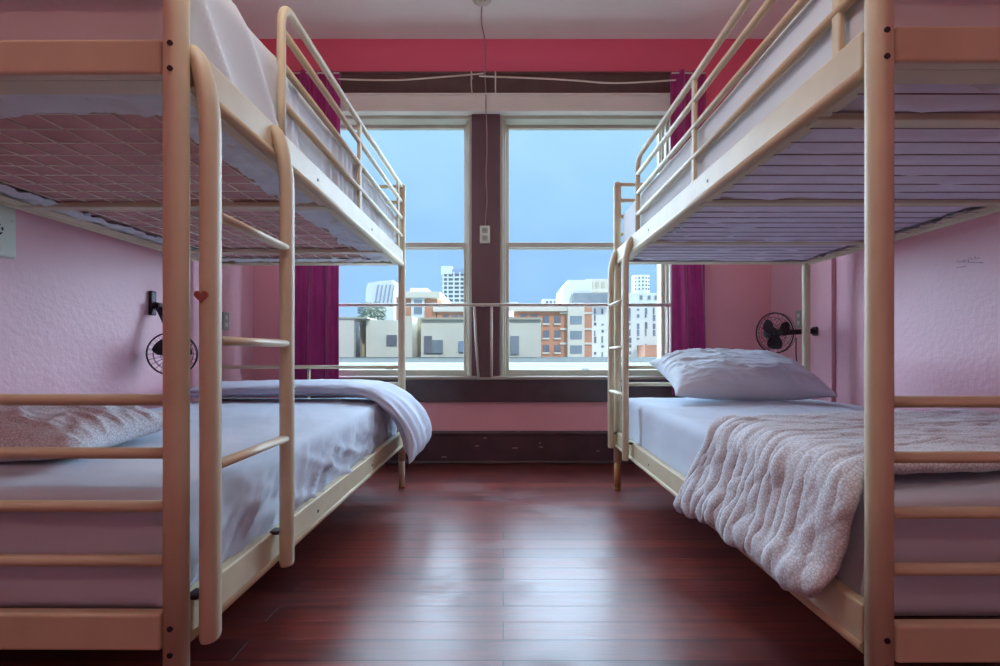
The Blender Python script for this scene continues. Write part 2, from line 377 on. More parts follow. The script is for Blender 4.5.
# ------------------------------------------------------------------ bunk beds
BW, BL = 1.10, 2.005
BARS_LOW = (.711, .612, .513, .412); BARS_UP = (1.774, 1.682, 1.588, 1.485)
def bunk(name, label, loc, rz, beams, near_is_start):
    t = thing(name, label, 'bunk bed', loc, rz, None)
    for i, (x, y) in enumerate(((0, 0), (-BW, 0), (0, BL), (-BW, BL))):
        p = MB(); R = .0215
        p.tube([(x, y, .16), (x, y, .6), (x, y, 1.0), (x, y, 1.4), (x, y, 1.775)], R, 24)
        p.tube([(x, y, 1.775), (x, y, 1.783), (x, y, 1.787)], R, 24, radii=[1, .93, .7])
        post = p.build('post', 'cream_paint', t)
        f = MB(); f.tube([(x, y, .012), (x, y, .165)], .0185, 20); f.build('foot', 'tan_paint' if i in (0, 2) and rz > 1 else 'cream_paint', post)
        f = MB(); f.tube([(x, y, 0), (x, y, .014)], .0192, 20); f.build('rubber_foot', 'tan_paint', post)
        sy = -1 if y == 0 else 1; ix = .002 if x == 0 else -.002
        for z in (1.326, 1.372, .258, .306):
            yy = y+sy*math.sqrt(R*R-ix*ix); bo = MB()
            bo.tube([(x+ix, yy-sy*.002, z-.010), (x+ix, yy+sy*.0012, z-.010)], .0052, 14)
            bo.build('bolt', 'dark_hole', post)
    # long rails: rectangular tube with a rounded lower lip and an inner angle ledge
    for x, sx in ((0, -1), (-BW, 1)):
        for z0, z1 in ((.25, .336), (1.307, 1.390)):
            r = MB(); r.box(x-.014, x+.014, .024, BL-.024, z0+.004, z1, .004)
            r.tube([(x-sx*.006, .024, z0+.008), (x-sx*.006, BL-.024, z0+.008)], .0125, 12)
            a, b = sorted((x+sx*.013, x+sx*(.06 if x else .04))); r.box(a, b, .03, BL-.03, z0+.004, z0+.009, .001)
            o = r.build('side_rail', 'cream_paint', t)
            s2 = 1 if x == 0 else -1
            for yy in (.66, 1.30):
                c = MB(); c.tube([(x+s2*.013, yy, (z0+z1)/2), (x+s2*.0155, yy, (z0+z1)/2)], .0055, 10)
                c.build('bolt', 'dark_hole', o)
    for y in (0, BL):
        for z0, z1 in ((.250, .318), (1.311, 1.376)):
            r = MB(); r.box(-BW+.022, -.022, y-.013, y+.013, z0, z1, .006, 3); q = r.build('end_rail', 'cream_paint', t); r = MB(); a, b = (y+.012, y+.062) if y == 0 else (y-.062, y-.012); r.box(-BW+.03, -.03, a, b, z0+.001, z0+.005, .001); r.build('flange', 'cream_paint', q)
        for z in BARS_LOW+BARS_UP:
            r = MB(); r.tube([(-BW+.02, y, z), (-.02, y, z)], .0108, 14); r.build('end_bar', 'cream_paint', t)
        r = MB(); r.tube([(-BW/2, y, .315), (-BW/2, y, .711)], .0085, 10); r.build('end_strut', 'cream_paint', t)
    # slat supports and wire mesh under each mattress
    for zt, bs in ((1.320, beams), (.270, (.56, 1.2))):
        for y in bs:
            r = MB(); r.box(-BW+.013, -.013, y-.022, y+.022, zt-.014, zt+.006, .004); r.build('cross_beam', 'cream_paint', t)
        r = MB(); z = zt+.006 if near_is_start else zt-.009; yl = 0 if near_is_start else .016
        ny = int((BL-.05)/.078)
        for k in range(1, ny+1):
            y = .02+k*(BL-.04)/(ny+1); r.tube([(-BW+.03, y, z), (-.03, y, z)], .0019, 5)
        for k in (range(1, 13) if near_is_start else ()):
            x = -BW+k*BW/13; r.tube([(x, .02, z-.003+yl), (x, BL-.02, z-.003+yl)], .0022, 5)
        r.build('wire_mesh', 'wire_metal' if near_is_start else 'wire_dark', t)
    # guard rail
    y0, y1 = .432, 1.898; g = MB(); r = .0120; Rb = .06
    def P(y, z, x=0.0): return (x, y, z)
    arc = [P(y0+Rb-Rb*math.cos(a), 1.76-Rb+Rb*math.sin(a)) for a in np.linspace(0, PI/2, 8)]
    g.tube([P(y0, 1.36)]+[P(y0, 1.5), P(y0, 1.62)]+arc+[P(1.2, 1.76), P(BL-.02, 1.772)], r, 14)
    g.build('guard_hoop', 'cream_paint', t)
    for z in (1.680, 1.586, 1.481):
        g = MB(); g.tube([P(y0, z), P(1.2, z), P(BL-.02, z)], .0108, 12); g.build('guard_bar', 'cream_paint', t)
    for y in (1.155, y1):
        g = MB(); g.box(-.007, .007, y-.0125, y+.0125, 1.36, 1.765, .004); g.build('guard_upright', 'cream_paint', t)
    # ladder
    rails = []
    for y in (.031, .365):
        xl = .045; l = MB()
        pts = [(xl, y, .249), (xl, y, .256), (xl, y, .7), (xl, y, 1.1), (xl, y, 1.21)]
        pts += [(xl-.048*(1-math.cos(a)), y, 1.21+.172*math.sin(a)) for a in np.linspace(.2, 1.45, 9)]
        l.tube(pts, 1, 20, a=.017, b=.0235, up=(1, 0, 0), radii=[.9]+[1]*(len(pts)-3)+[.88, .6])
        lr = l.build('ladder_rail', 'cream_paint', t); rails.append(lr)
        k = MB(); k.box(.006, .030, y-.016, y+.016, .330, .340, .003); k.build('bracket', 'dark_hole', lr)
    for z in (.578, .822, 1.068):
        l = MB(); l.tube([(.045, .05, z), (.045, .346, z)], 1, 16, a=.0095, b=.0145, up=(0, 0, 1)); l.build('ladder_rung', 'rung_metal', t)
    return t, rails

rzL = math.atan2(.6086-.5954, 2.005)*-1
LB, railsL = bunk('bunk_bed', 'cream metal bunk bed on the left with its ladder close to the camera', (-.6075, .925, 0), -.0055, (.83, 1.62), True)
RBk, railsR = bunk('bunk_bed', 'cream metal bunk bed on the right with its ladder by the window', (.666, 2.893, 0), PI+.003, (.56, 1.185, 1.79), False)
# heart sticker on the near ladder rail
hp = []
for k in range(28):
    a = 2*PI*k/28; hx = 16*math.sin(a)**3; hz = 13*math.cos(a)-5*math.cos(2*a)-2*math.cos(3*a)-math.cos(4*a); hp.append((hx*.0008, hz*.0008))
h = MB(); zc_ = .905; yb = .031-.0243
h.prism([(.045-.004+p[0], zc_+p[1]) for p in hp], yb-.0006, yb+.004)
ho = h.build('heart_sticker', 'heart_red', railsL[0]); ho['label'] = 'small red heart sticker'

# ------------------------------------------------------------------ mattresses
def mattress(name, label, x0, x1, y0, y1, z0, z1, side, under, m_sheet, m_body, dfun, crown=.02, sheet_mat=None, group='mattresses on the bunks'):
    """side: +1 / -1 = direction of the aisle"""
    t = thing(name, label, 'mattress', ((x0+x1)/2, (y0+y1)/2, z0), 0, group)
    off = np.array(t.location)
    mx, my = (x0+x1)/2, (y0+y1)/2
    def bottom(B, n):
        w = np.clip(-n[:, 2], 0, 1)
        k = (BL-.04)/(int((BL-.05)/.078)+1)
        yy = (B[:, 1]-y0)/k
        bul = np.abs(np.sin(PI*yy))**.5
        e = np.minimum(np.minimum(B[:, 0]-x0, x1-B[:, 0]), np.minimum(B[:, 1]-y0, y1-B[:, 1]))
        inner = np.clip(e/.1, 0, 1)
        return w*inner*(under*bul+.5*under*fbm(B[:, 0]*9, B[:, 1]*14, s=3)*bul)
    B, Q, n = soft_box(x0+.004, x1-.004, y0+.004, y1-.004, z0+.003, z1-.004, .035, .022 if under else .04, bottom)
    ob = mesh_from('mattress_body', B-off, Q, m_body, t)
    def dd(B, n):
        top = np.clip(n[:, 2], 0, 1)
        cr = crown*np.clip(1-((B[:, 0]-mx)/(x1-x0)*2)**2, 0, 1)*np.clip(1-((B[:, 1]-my)/(y1-y0)*2)**4, 0, 1)
        d = top*(cr+.004*fbm(B[:, 0]*5, B[:, 1]*5, s=9)+.0022*ridge(B[:, 0]*7+B[:, 1]*3, B[:, 1]*4, s=2))
        w = np.clip(-n[:, 2], 0, 1)
        d = d+w*(.003+.014*np.abs(ridge(B[:, 0]*16, B[:, 1]*16, s=31, o=3)))*(1 if under else 0)
        return d+.0035+bottom(B, n)*.9+dfun(B, n)
    B, Q, n = soft_box(x0, x1, y0, y1, z0, z1, .035, .0125, dd)
    keep = []
    for q in Q:
        c = B[list(q)].mean(0); nn = n[list(q)].mean(0)
        if nn[2] < -.9:
            e = min(c[0]-x0, x1-c[0], c[1]-y0, y1-c[1])
            if e > (.04 if under > .02 else .13)+.03*float(fbm(c[0]*6, c[1]*6, s=77)): continue
        keep.append(q)
    used = sorted({i for q in keep for i in q}); mp = {i: k for k, i in enumerate(used)}
    mesh_from('fitted_sheet', B[used]-off, [[mp[i] for i in q] for q in keep], m_sheet, t)
    return t

def no(B, n): return np.zeros(len(B))
def folds_left_upper(B, n):             # vertical pleats on the aisle side
    w = np.clip(n[:, 0], 0, 1)
    hz = np.clip((1.625-B[:, 2])/.06, 0, 1)
    y = B[:, 1]; z = B[:, 2]
    ph = y*15+1.6*noise(y*4, z*1.5, 0, 5)+z*2.2
    fr = ph-np.floor(ph); pl = np.where(fr < .82, (fr/.82)**1.3, (1-fr)/.18)
    am = .6+.6*noise(y*7, 0, 0, 12)
    ph2 = y*5.5+z*3.2+.6*noise(y*3, z*3, 0, 7); f2 = ph2-np.floor(ph2); big = np.where(f2 < .75, (f2/.75)**1.6, (1-f2)/.25)
    a = np.clip((y-1.40)/.12, 0, 1)
    return w*hz*(a*.020*pl*am+(1-a)*.024*big)
def folds_left_lower(B, n):
    w = np.clip(n[:, 0], 0, 1); hz = np.clip((.52-B[:, 2])/.10, 0, 1)
    u = B[:, 1]*10-B[:, 2]*9
    d = w*hz*(.030*ridge(u, B[:, 2]*3, s=8, o=3)+.022*ridge(B[:, 1]*5+B[:, 2]*14, B[:, 2]*4, s=21, o=2))
    near = np.clip(-n[:, 1], 0, 1)
    return d+near*.006*fbm(B[:, 0]*4, B[:, 2]*6, s=4)
def soft_right(B, n):
    w = np.clip(-n[:, 0], 0, 1)+np.clip(-n[:, 1], 0, 1)
    return w*(.004*fbm(B[:, 1]*4, B[:, 2]*8, s=6)+.003*fbm(B[:, 0]*4, B[:, 2]*8, s=6))

mattress('mattress', 'upper mattress of the left bunk, pale sheet hanging in pleats', -1.69, -.628, .955, 2.895, 1.334, 1.618, 1, .010, 'sheet_white', 'mattress_rose', folds_left_upper, .012)
mattress('mattress', 'lower mattress of the left bunk in a wrinkled lilac fitted sheet', -1.69, -.628, .95, 2.90, .300, .528, 1, 0, 'sheet_lilac', 'mattress_rose', folds_left_lower, .012)
mattress('mattress', 'upper mattress of the right bunk in a smooth white sheet', .690, 1.745, .925, 2.865, 1.334, 1.606, -1, .026, 'sheet_white', 'mattress_lilac', soft_right, .012)
mattress('mattress', 'lower mattress of the right bunk in a smooth lilac fitted sheet', .690, 1.745, .925, 2.865, .300, .535, -1, 0, 'sheet_lilac', 'mattress_lilac', soft_right, .024)

# ------------------------------------------------------------------ pillows
def pillow(name, label, w, d, h, loc, rot, m, seed, group):
    n = 70; u = np.linspace(-1, 1, n); U, V = np.meshgrid(u, u, indexing='ij')
    pin = 1-.10*(1-U**2)*np.abs(V)**3; pin2 = 1-.10*(1-V**2)*np.abs(U)**3
    Xp = U*w/2*pin2; Yp = V*d/2*pin
    th = (np.clip(1-np.abs(U)**3.0, 0, 1)*np.clip(1-np.abs(V)**2.6, 0, 1))**.55
    th = th*(1+.13*fbm(U*1.6+seed, V*1.6, s=seed))
    wr = .016*ridge(U*3+V*1.2, V*4.5+U*.8, s=seed+3, o=3)*(th > 0)*np.clip(th*2, 0, 1)
    P = []; Q = []
    top = np.stack([Xp, Yp, h*.62*th+wr], -1); bot = np.stack([Xp, Yp, -h*.38*th*np.ones_like(U)], -1)
    V3 = list(top.reshape(-1, 3)); idt = np.arange(n*n).reshape(n, n); idb = idt.copy(); c = n*n
    for i in range(n):
        for j in range(n):
            if 0 < i < n-1 and 0 < j < n-1: idb[i, j] = c; V3.append(bot[i, j]); c += 1
    for i in range(n-1):
        for j in range(n-1):
            Q.append((idt[i, j], idt[i+1, j], idt[i+1, j+1], idt[i, j+1])); Q.append((idb[i, j], idb[i, j+1], idb[i+1, j+1], idb[i+1, j]))
    t = mesh_from(name, V3, Q, m); t.location = loc; t.rotation_euler = rot
    return tag(t, label, 'pillow', group)
pillow('pillow', 'white curly-print pillow at the near end of the left lower bed', .74, .44, .125, (-1.33, 1.315, .584), (.04, .02, .03), 'curly_print', 3, 'bed pillows')
pillow('pillow', 'plump plain pale pillow by the window on the right lower bed', .76, .50, .19, (1.192, 2.56, .668), (.30, 0, -.02), 'pillow_white', 12, 'bed pillows')

# ------------------------------------------------------------------ cloth: patterned duvet on the right lower bed
def drape(P0, steps, boxes, rest_scale=(1.0, 1.0), iters=8, margin=.018, pin=None, seed=0, grav=9.8, fric=.5):
    """position based cloth; P0 (nu,nv,3) start; boxes = rounded boxes (x0,x1,y0,y1,z0,z1,r)"""
    P = P0.copy(); nu, nv = P.shape[:2]; rs = np.random.RandomState(seed)
    P[..., 2] += .012*fbm(P[..., 0]*7, P[..., 1]*7, s=seed)+.006*rs.rand(nu, nv)
    def rest(A, B, s): return np.linalg.norm(A-B, axis=-1)*s
    cons = []
    def add(sl_a, sl_b, s, k):
        R = rest(P0[sl_a], P0[sl_b], s); cons.append((sl_a, sl_b, R, k))
    S = slice
    for st in (0, 1):
        ua = S(st, nu-1, 2); ub = S(st+1, nu, 2); n_ = min(len(range(*ua.indices(nu))), len(range(*ub.indices(nu))))
        ua = S(st, st+2*n_-1, 2); ub = S(st+1, st+2*n_, 2); add((ua, S(None)), (ub, S(None)), rest_scale[0], 1)
        m_ = len(range(st, nv-1, 2)); va = S(st, st+2*m_-1, 2); vb = S(st+1, st+2*m_, 2); add((S(None), va), (S(None), vb), rest_scale[1], 1)
        for c in (0, 1):
            a1 = S(0, nu-1); b1 = S(1, nu)
            mm = len(range(st, nv-1, 2)); va = S(st, st+2*mm-1, 2); vb = S(st+1, st+2*mm, 2)
            q = [S(c, nu-1, 2), S(c+1, nu, 2)]
            L_ = len(range(c, nu-1, 2)); q = (S(c, c+2*L_-1, 2), S(c+1, c+2*L_, 2))
            sc_ = 1.02
            add((q[0], va), (q[1], vb), sc_, .5); add((q[1], va), (q[0], vb), sc_, .5)
    bend = []
    for dx, dy in ((4, 0), (0, 4)):
        a = (S(0, nu-dx), S(0, nv-dy)); b = (S(dx, nu), S(dy, nv)); bend.append((a, b, rest(P0[a], P0[b], 1.0)))
    V = np.zeros_like(P); dt = 1/60
    for step in range(steps):
        V[..., 2] -= grav*dt; V *= .985 if step < steps*.7 else .93
        Q = P+V*dt; contact = np.zeros((nu, nv), bool)
        for it in range(iters):
            for a, b, R, k in cons:
                d = Q[b]-Q[a]; L = np.linalg.norm(d, axis=-1); c = (d*((L-R)/np.maximum(L, 1e-9)*.5*k)[..., None])
                Q[a] += c; Q[b] -= c
            for a, b, R in bend:
                d = Q[b]-Q[a]; L = np.linalg.norm(d, axis=-1); c = (d*(np.minimum(L-R*.93, 0)/np.maximum(L, 1e-9)*.04)[..., None])
                Q[a] += c; Q[b] -= c
            for (x0, x1, y0, y1, z0, z1, r) in boxes:
                lo = np.array([x0+r, y0+r, z0+r]); hi = np.array([x1-r, y1-r, z1-r])
                cl = np.clip(Q, lo, hi); d = Q-cl; L = np.linalg.norm(d, axis=-1)
                inside = L < 1e-9
                near = (L < r+margin) & ~inside
                Q = np.where(near[..., None], cl+d/np.maximum(L, 1e-9)[..., None]*(r+margin), Q)
                if inside.any():       # deep: push to the top
                    Q[..., 2] = np.where(inside, z1+margin, Q[..., 2])
                contact |= near | inside
            Q[..., 2] = np.maximum(Q[..., 2], margin)
        dP = Q-P
        f = np.where(contact, 1-fric, 1.0); dP[..., 0] *= f; dP[..., 1] *= f
        P = P+dP; V = dP/dt
    return P

def thick_cloth(name, P, th, m, label, cat, group=None, edge=4):
    nu, nv = P.shape[:2]
    du = np.gradient(P, axis=0); dv = np.gradient(P, axis=1); N = np.cross(du, dv); N /= np.maximum(np.linalg.norm(N, axis=-1), 1e-9)[..., None]
    if N[..., 2].mean() < 0: N = -N
    I, J = np.meshgrid(np.arange(nu), np.arange(nv), indexing='ij')
    e = np.minimum(np.minimum(I, nu-1-I), np.minimum(J, nv-1-J))/edge
    t = th*np.sqrt(np.clip(1-(1-np.clip(e, 0, 1))**2, 0.0, 1))/2
    A = P+N*t[..., None]; B = P-N*t[..., None]
    ida = np.arange(nu*nv).reshape(nu, nv); idb = ida.copy(); V = list(A.reshape(-1, 3)); c = nu*nv
    for i in range(1, nu-1):
        for j in range(1, nv-1): idb[i, j] = c; V.append(B[i, j]); c += 1
    Q = []
    for i in range(nu-1):
        for j in range(nv-1):
            Q.append((ida[i, j], ida[i+1, j], ida[i+1, j+1], ida[i, j+1])); Q.append((idb[i, j], idb[i, j+1], idb[i+1, j+1], idb[i+1, j]))
    o = mesh_from(name, V, Q, m)
    sub = o.modifiers.new('s', 'SUBSURF'); sub.levels = 1; sub.render_levels = 1
    return tag(o, label, cat, group)

nu, nv = 96, 84
u = np.linspace(0, 1, nu)[:, None]; v = np.linspace(0, 1, nv)[None, :]
P0 = np.zeros((nu, nv, 3))
for jv in range(nv):
    f = jv/(nv-1)
    # path across the bed: hem, up the side, over the edge, along the top
    hz = .318+.045*f**.8+.07*math.exp(-f/.04)+.012*float(noise(f*30, 0, 0, 3)); yh = .985+(1.79-.985)*f; yt = .935+(1.55-.935)*f; yw = 1.04+(1.82-1.04)*f
    path = [(.600, hz), (.612, .36), (.628, .45), (.645, .52), (.672, .562), (.72, .576), (1.2, .576), (1.71, .576)]
    path = np.array(path); L = np.concatenate([[0], np.cumsum(np.linalg.norm(np.diff(path, axis=0), axis=1))])
    sq = np.linspace(0, L[-1], nu); px = np.interp(sq, L, path[:, 0]); pz = np.interp(sq, L, path[:, 1])
    yy = np.where(px < .66, yh+(yt-yh)*np.clip((px-.60)/.06, 0, 1), yt+(yw-yt)*np.clip((px-.66)/1.05, 0, 1)**.8)
    P0[:, jv, 0] = px; P0[:, jv, 1] = yy; P0[:, jv, 2] = pz
DUV = drape(P0, 90, [(.690, 1.75, .92, 2.87, .30, .550, .035), (.64, .69, .90, 2.88, .25, .345, .012)], (1.00, 1.07), 16, .020, seed=5, grav=2.2, fric=.85)
dN = np.cross(np.gradient(DUV, axis=0), np.gradient(DUV, axis=1)); dN /= np.maximum(np.linalg.norm(dN, axis=-1), 1e-9)[..., None]
if dN[..., 2].mean() < 0: dN = -dN
UU, VV = np.meshgrid(np.linspace(0, 1, nu), np.linspace(0, 1, nv), indexing='ij')
hang = np.clip((.30-UU)/.10, 0, 1)
big = (.004+.013*VV)*ridge(VV*5.5+UU*5.5+.5*noise(UU*4, VV*3, 0, 6), UU*1.5, s=44, o=2)*hang*1.0+.012*ridge(VV*4+UU*5, UU*3, s=48, o=2)*(1-hang)+.011*ridge(UU*9+VV*9, VV*11-UU*7, s=51, o=3)*(.45+hang)+.005*fbm(UU*7, VV*6, s=53)
DUV = DUV+dN*(big+.004)[..., None]
thick_cloth('duvet', DUV, .034, 'curly_print', 'curly-print duvet slipping over the side of the right lower bed', 'duvet')

# ------------------------------------------------------------------ folded blue duvet at the far end of the left lower bed
def folded_duvet():
    path = [(-1.66, .585), (-1.45, .592), (-1.2, .597), (-.95, .600), (-.80, .600), (-.70, .592), (-.62, .570), (-.55, .535), (-.495, .48), (-.455, .41), (-.44, .345), (-.445, .305)]
    path = np.array(path); s = np.concatenate([[0], np.cumsum(np.linalg.norm(np.diff(path, axis=0), axis=1))])
    n = 120; ss = np.linspace(0, s[-1], n); px = np.interp(ss, s, path[:, 0]); pz = np.interp(ss, s, path[:, 1])
    for _ in range(6):
        px[1:-1] = (px[:-2]+px[2:]+2*px[1:-1])/4; pz[1:-1] = (pz[:-2]+pz[2:]+2*pz[1:-1])/4
    tx = np.gradient(px); tz = np.gradient(pz); L = np.hypot(tx, tz); nx, nz = -tz/L, tx/L
    m = 84; P = np.zeros((n, m, 3))
    for i in range(n):
        f = ss[i]/s[-1]; hang = np.clip((ss[i]-1.0)/.45, 0, 1)
        ya = 2.57-.13*np.clip((ss[i]-.8)/.3, 0, 1)-.12*hang**1.5; yb = 2.885
        endt = np.sqrt(np.clip(min(ss[i]/.05, (s[-1]-ss[i])/.05), 0.02, 1))
        for j in range(m):
            a = 2*PI*j/m; ca, sa = math.cos(a), math.sin(a)
            cy = math.copysign(abs(ca)**.55, ca); cn = math.copysign(abs(sa)**.7, sa)
            y = (ya+yb)/2+cy*(yb-ya)/2
            ht = (.030+.022*(cy+1)/2)*(1-.25*hang)
            q = cn*ht*endt
            q += .010*endt*ridge(f*9+y*2, y*5, s=4, o=2)*(1 if cn > 0 else -.1)*(.4+hang)
            q += hang*(.024*math.sin(y*34+3*f)+.014*math.sin(y*83+9*f))*endt*(.6+.4*noise(y*6, f*8, 0, 3))
            if cy < -.8: y += .010*(1-abs(cn))**2+.006*float(noise(f*14, cn*3, 0, 8))   # soft crease along the fold
            ex = (1-f)*0
            low = 0.03*hang*float(noise(y*9, 1.3, 0, 2))
            P[i, j] = (px[i]+nx[i]*q*1.0, y, pz[i]+nz[i]*q-low*(f > .9)-.05*hang*(1-(cy+1)/2))
    mb = MB(); mb.grid(P, closed_v=True)
    mb.bm.verts.ensure_lookup_table()
    for base in (0, (n-1)*m):
        mb.bm.faces.new([mb.bm.verts[base+j] for j in range(m)])
    o = mb.build('folded_duvet', 'duvet_blue')
    tag(o, 'plain pale blue duvet folded across the window end of the left lower bed', 'duvet')
folded_duvet()

# ------------------------------------------------------------------ curtains
def curtain(label, x0, x1, z0, z1, yc, seed):
    n, m = 110, 60; u = np.linspace(0, 1, n)[:, None]*np.ones((1, m)); v = np.linspace(0, 1, m)[None, :]*np.ones((n, 1))
    w = x1-x0
    ph = u*w*56+1.2*np.sin(v*2+seed)+1.6*noise(u*3, v*1.2, 0, seed)
    x = x0+w*u+.006*np.sin(v*5+u*9); z = z0+(z1-z0)*v
    y = yc+.020*np.sin(ph)*(1-.35*v)+.009*np.sin(ph*2.1+1)
    P = np.stack([x, y, z], -1); B = P.copy(); B[..., 1] += .004
    t = thing('curtain', label, 'curtain', ((x0+x1)/2, yc, z0), 0, None); off = np.array(t.location)
    G = np.concatenate([P, B[::-1]], 0)-off
    mb = MB(); mb.grid(G, closed_u=True); mb.build('curtain_cloth', 'curtain_purple', t)
    h = MB(); h.tube([Vector((x0, yc+.004, z1-.012))-t.location, Vector((x1, yc+.004, z1-.012))-t.location], .006, 8); h.build('curtain_wire_end', 'cord_white', t)
    return t
Yc = WY-.125
curtain('purple curtain hanging at the left side of the left window', X_(286, Yc), X_(339, Yc), .50, Z_(71, Yc), Yc, 2)
curtain('purple curtain hanging at the right side of the right window', X_(672, Yc), X_(706, Yc), .50, Z_(71, Yc), Yc, 6)
# the curtain wires strung across the head casing: two separate wires hooked at the middle
def wire(name, pts, r, m, label, cat, n=8):
    p = [Vector(q) for q in pts]; out = []
    for i in range(len(p)-1):
        a = p[max(i-1, 0)]; b = p[i]; c = p[i+1]; d = p[min(i+2, len(p)-1)]
        for k in range(6):
            t = k/6; out.append(.5*((2*b)+(c-a)*t+(2*a-5*b+4*c-d)*t*t+(3*b-a-3*c+d)*t**3))
    out.append(p[-1]); mb = MB(); mb.tube(out, r, n); return tag(mb.build(name, m), label, cat)
Yw = WY-.12
wire('curtain_wire', [at(x, y, Yw) for x, y in ((337, 79), (370, 80), (400, 80), (430, 78), (455, 76), (484, 73.5))], .0058, 'cord_white', 'white curtain wire sagging over the left window', 'curtain wire')
wire('curtain_wire', [at(x, y, Yw-.012) for x, y in ((479, 76), (500, 77), (540, 78.5), (575, 80.5), (610, 83), (645, 82), (676, 80))], .0058, 'cord_white', 'white curtain wire sagging over the right window', 'curtain wire')
for px, lab in ((471.5, 'small metal hook holding the left end of the wires above the mullion'), (495.5, 'small metal hook right of the cord above the mullion')):
    h = MB(); a = at(px, 72, Yw); b = at(px, 88, Yw)
    h.tube([(a.x, WY-.034, a.z), (a.x, Yw+.004, a.z), (a.x, Yw-.022, a.z-.01), (a.x, Yw-.022, b.z+.01), (a.x, Yw+.0, b.z), (a.x, WY-.034, b.z)], .0045, 8)
    tag(h.build('hook', 'cord_white'), lab, 'hook')

# ------------------------------------------------------------------ ceiling rose, cord and socket
cr_ = thing('ceiling_rose', 'round white ceiling fitting where the cord leaves', 'ceiling fitting', (X_(482, 3.18), 3.16, CZ))
r = MB(); r.tube([(0, 0, 0), (0, 0, -.018), (0, 0, -.026)], .062, 28, radii=[1, .96, .6]); r.build('cover', 'plastic_white', cr_)
r = MB(); r.tube([(0, 0, -.024), (0, 0, -.042), (0, 0, -.046)], .024, 20, radii=[1, .9, .6]); r.build('cap', 'plastic_white', cr_)
pts = [(X_(482, 3.18), 3.20, CZ-.010), (X_(481.5, 3.3), 3.29, CZ-.009), (X_(482, 3.45), 3.40, CZ-.009), (X_(484.5, 3.56), WY-.03, CZ-.010), (X_(485, 3.56), WY-.012, CZ-.05)]
pts += [at(485, 60, WY-.012), at(485, 70, WY-.045)]+[at(x, y, WY-.052) for x, y in ((485.3, 80), (485.8, 90))]+[at(x, y, WY-.092) for x, y in ((486, 98), (486, 110))]+[at(x, y, WY-.037) for x, y in ((486.5, 122), (487, 150), (486, 175), (487, 200), (486, 214), (485.5, 222), (485, 228))]
wire('power_cord', pts, .0045, 'cord_beige', 'thin beige power cord running from the ceiling down the mullion', 'cord')
so = thing('socket_box', 'white double socket at the end of the cord on the mullion', 'power socket', at(485, 235, WY-.03))
r = MB(); r.box(-.036, .036, -.026, 0, -.062, .062, .006); r.build('housing', 'plastic_white', so)
for z in (-.027, .027):
    r = MB(); r.box(-.02, .02, -.029, -.02, z-.019, z+.019, .006, 3); f = r.build('receptacle', 'plate_grey', so)
    r = MB(); r.box(-.008, -.005, -.0297, -.028, z-.006, z+.008); r.box(.005, .008, -.0297, -.028, z-.006, z+.008); r.build('slots', 'dark_hole', f)

# ------------------------------------------------------------------ white tubular guard across both windows
gd = thing('window_guard', 'white tubular guard rail fixed across both windows', 'window guard', (0, WY-.06, .6))
Yg = WY-.062
def gp(px, py): return at(px, py, Yg)-gd.location
def gt(nm, pts, r=.0095):
    m_ = MB(); m_.tube([gp(*p) for p in pts], r, 12); m_.build(nm, 'guard_white', gd)
gt('top_rail', ((306, 305), (670, 305)), .0125)
gt('upright', ((474.5, 306), (476, 340), (478.5, 377))); gt('upright', ((491.5, 306), (491.5, 377)))
gt('upright', ((308, 306), (308, 377))); gt('upright', ((668, 306), (668, 377)))
gt('bottom_rail', ((306, 377.5), (478.5, 377.5)), .0105); gt('bottom_rail', ((491.5, 377.5), (670, 377.5)), .0105)
for px in (500, 474, 560, 400):
    m_ = MB(); p = gp(px, 305); m_.tube([(p.x, p.y-.0115, p.z), (p.x, p.y-.015, p.z)], .004, 8); m_.build('screw', 'dark_hole', gd)
for px in (306, 483, 670):
    m_ = MB(); p = gp(px, 305); m_.box(p.x-.012, p.x+.012, p.y+.004, .03-.0005 if px == 483 else .03, p.z-.012, p.z+.012, .003); m_.build('bracket', 'guard_white', gd)

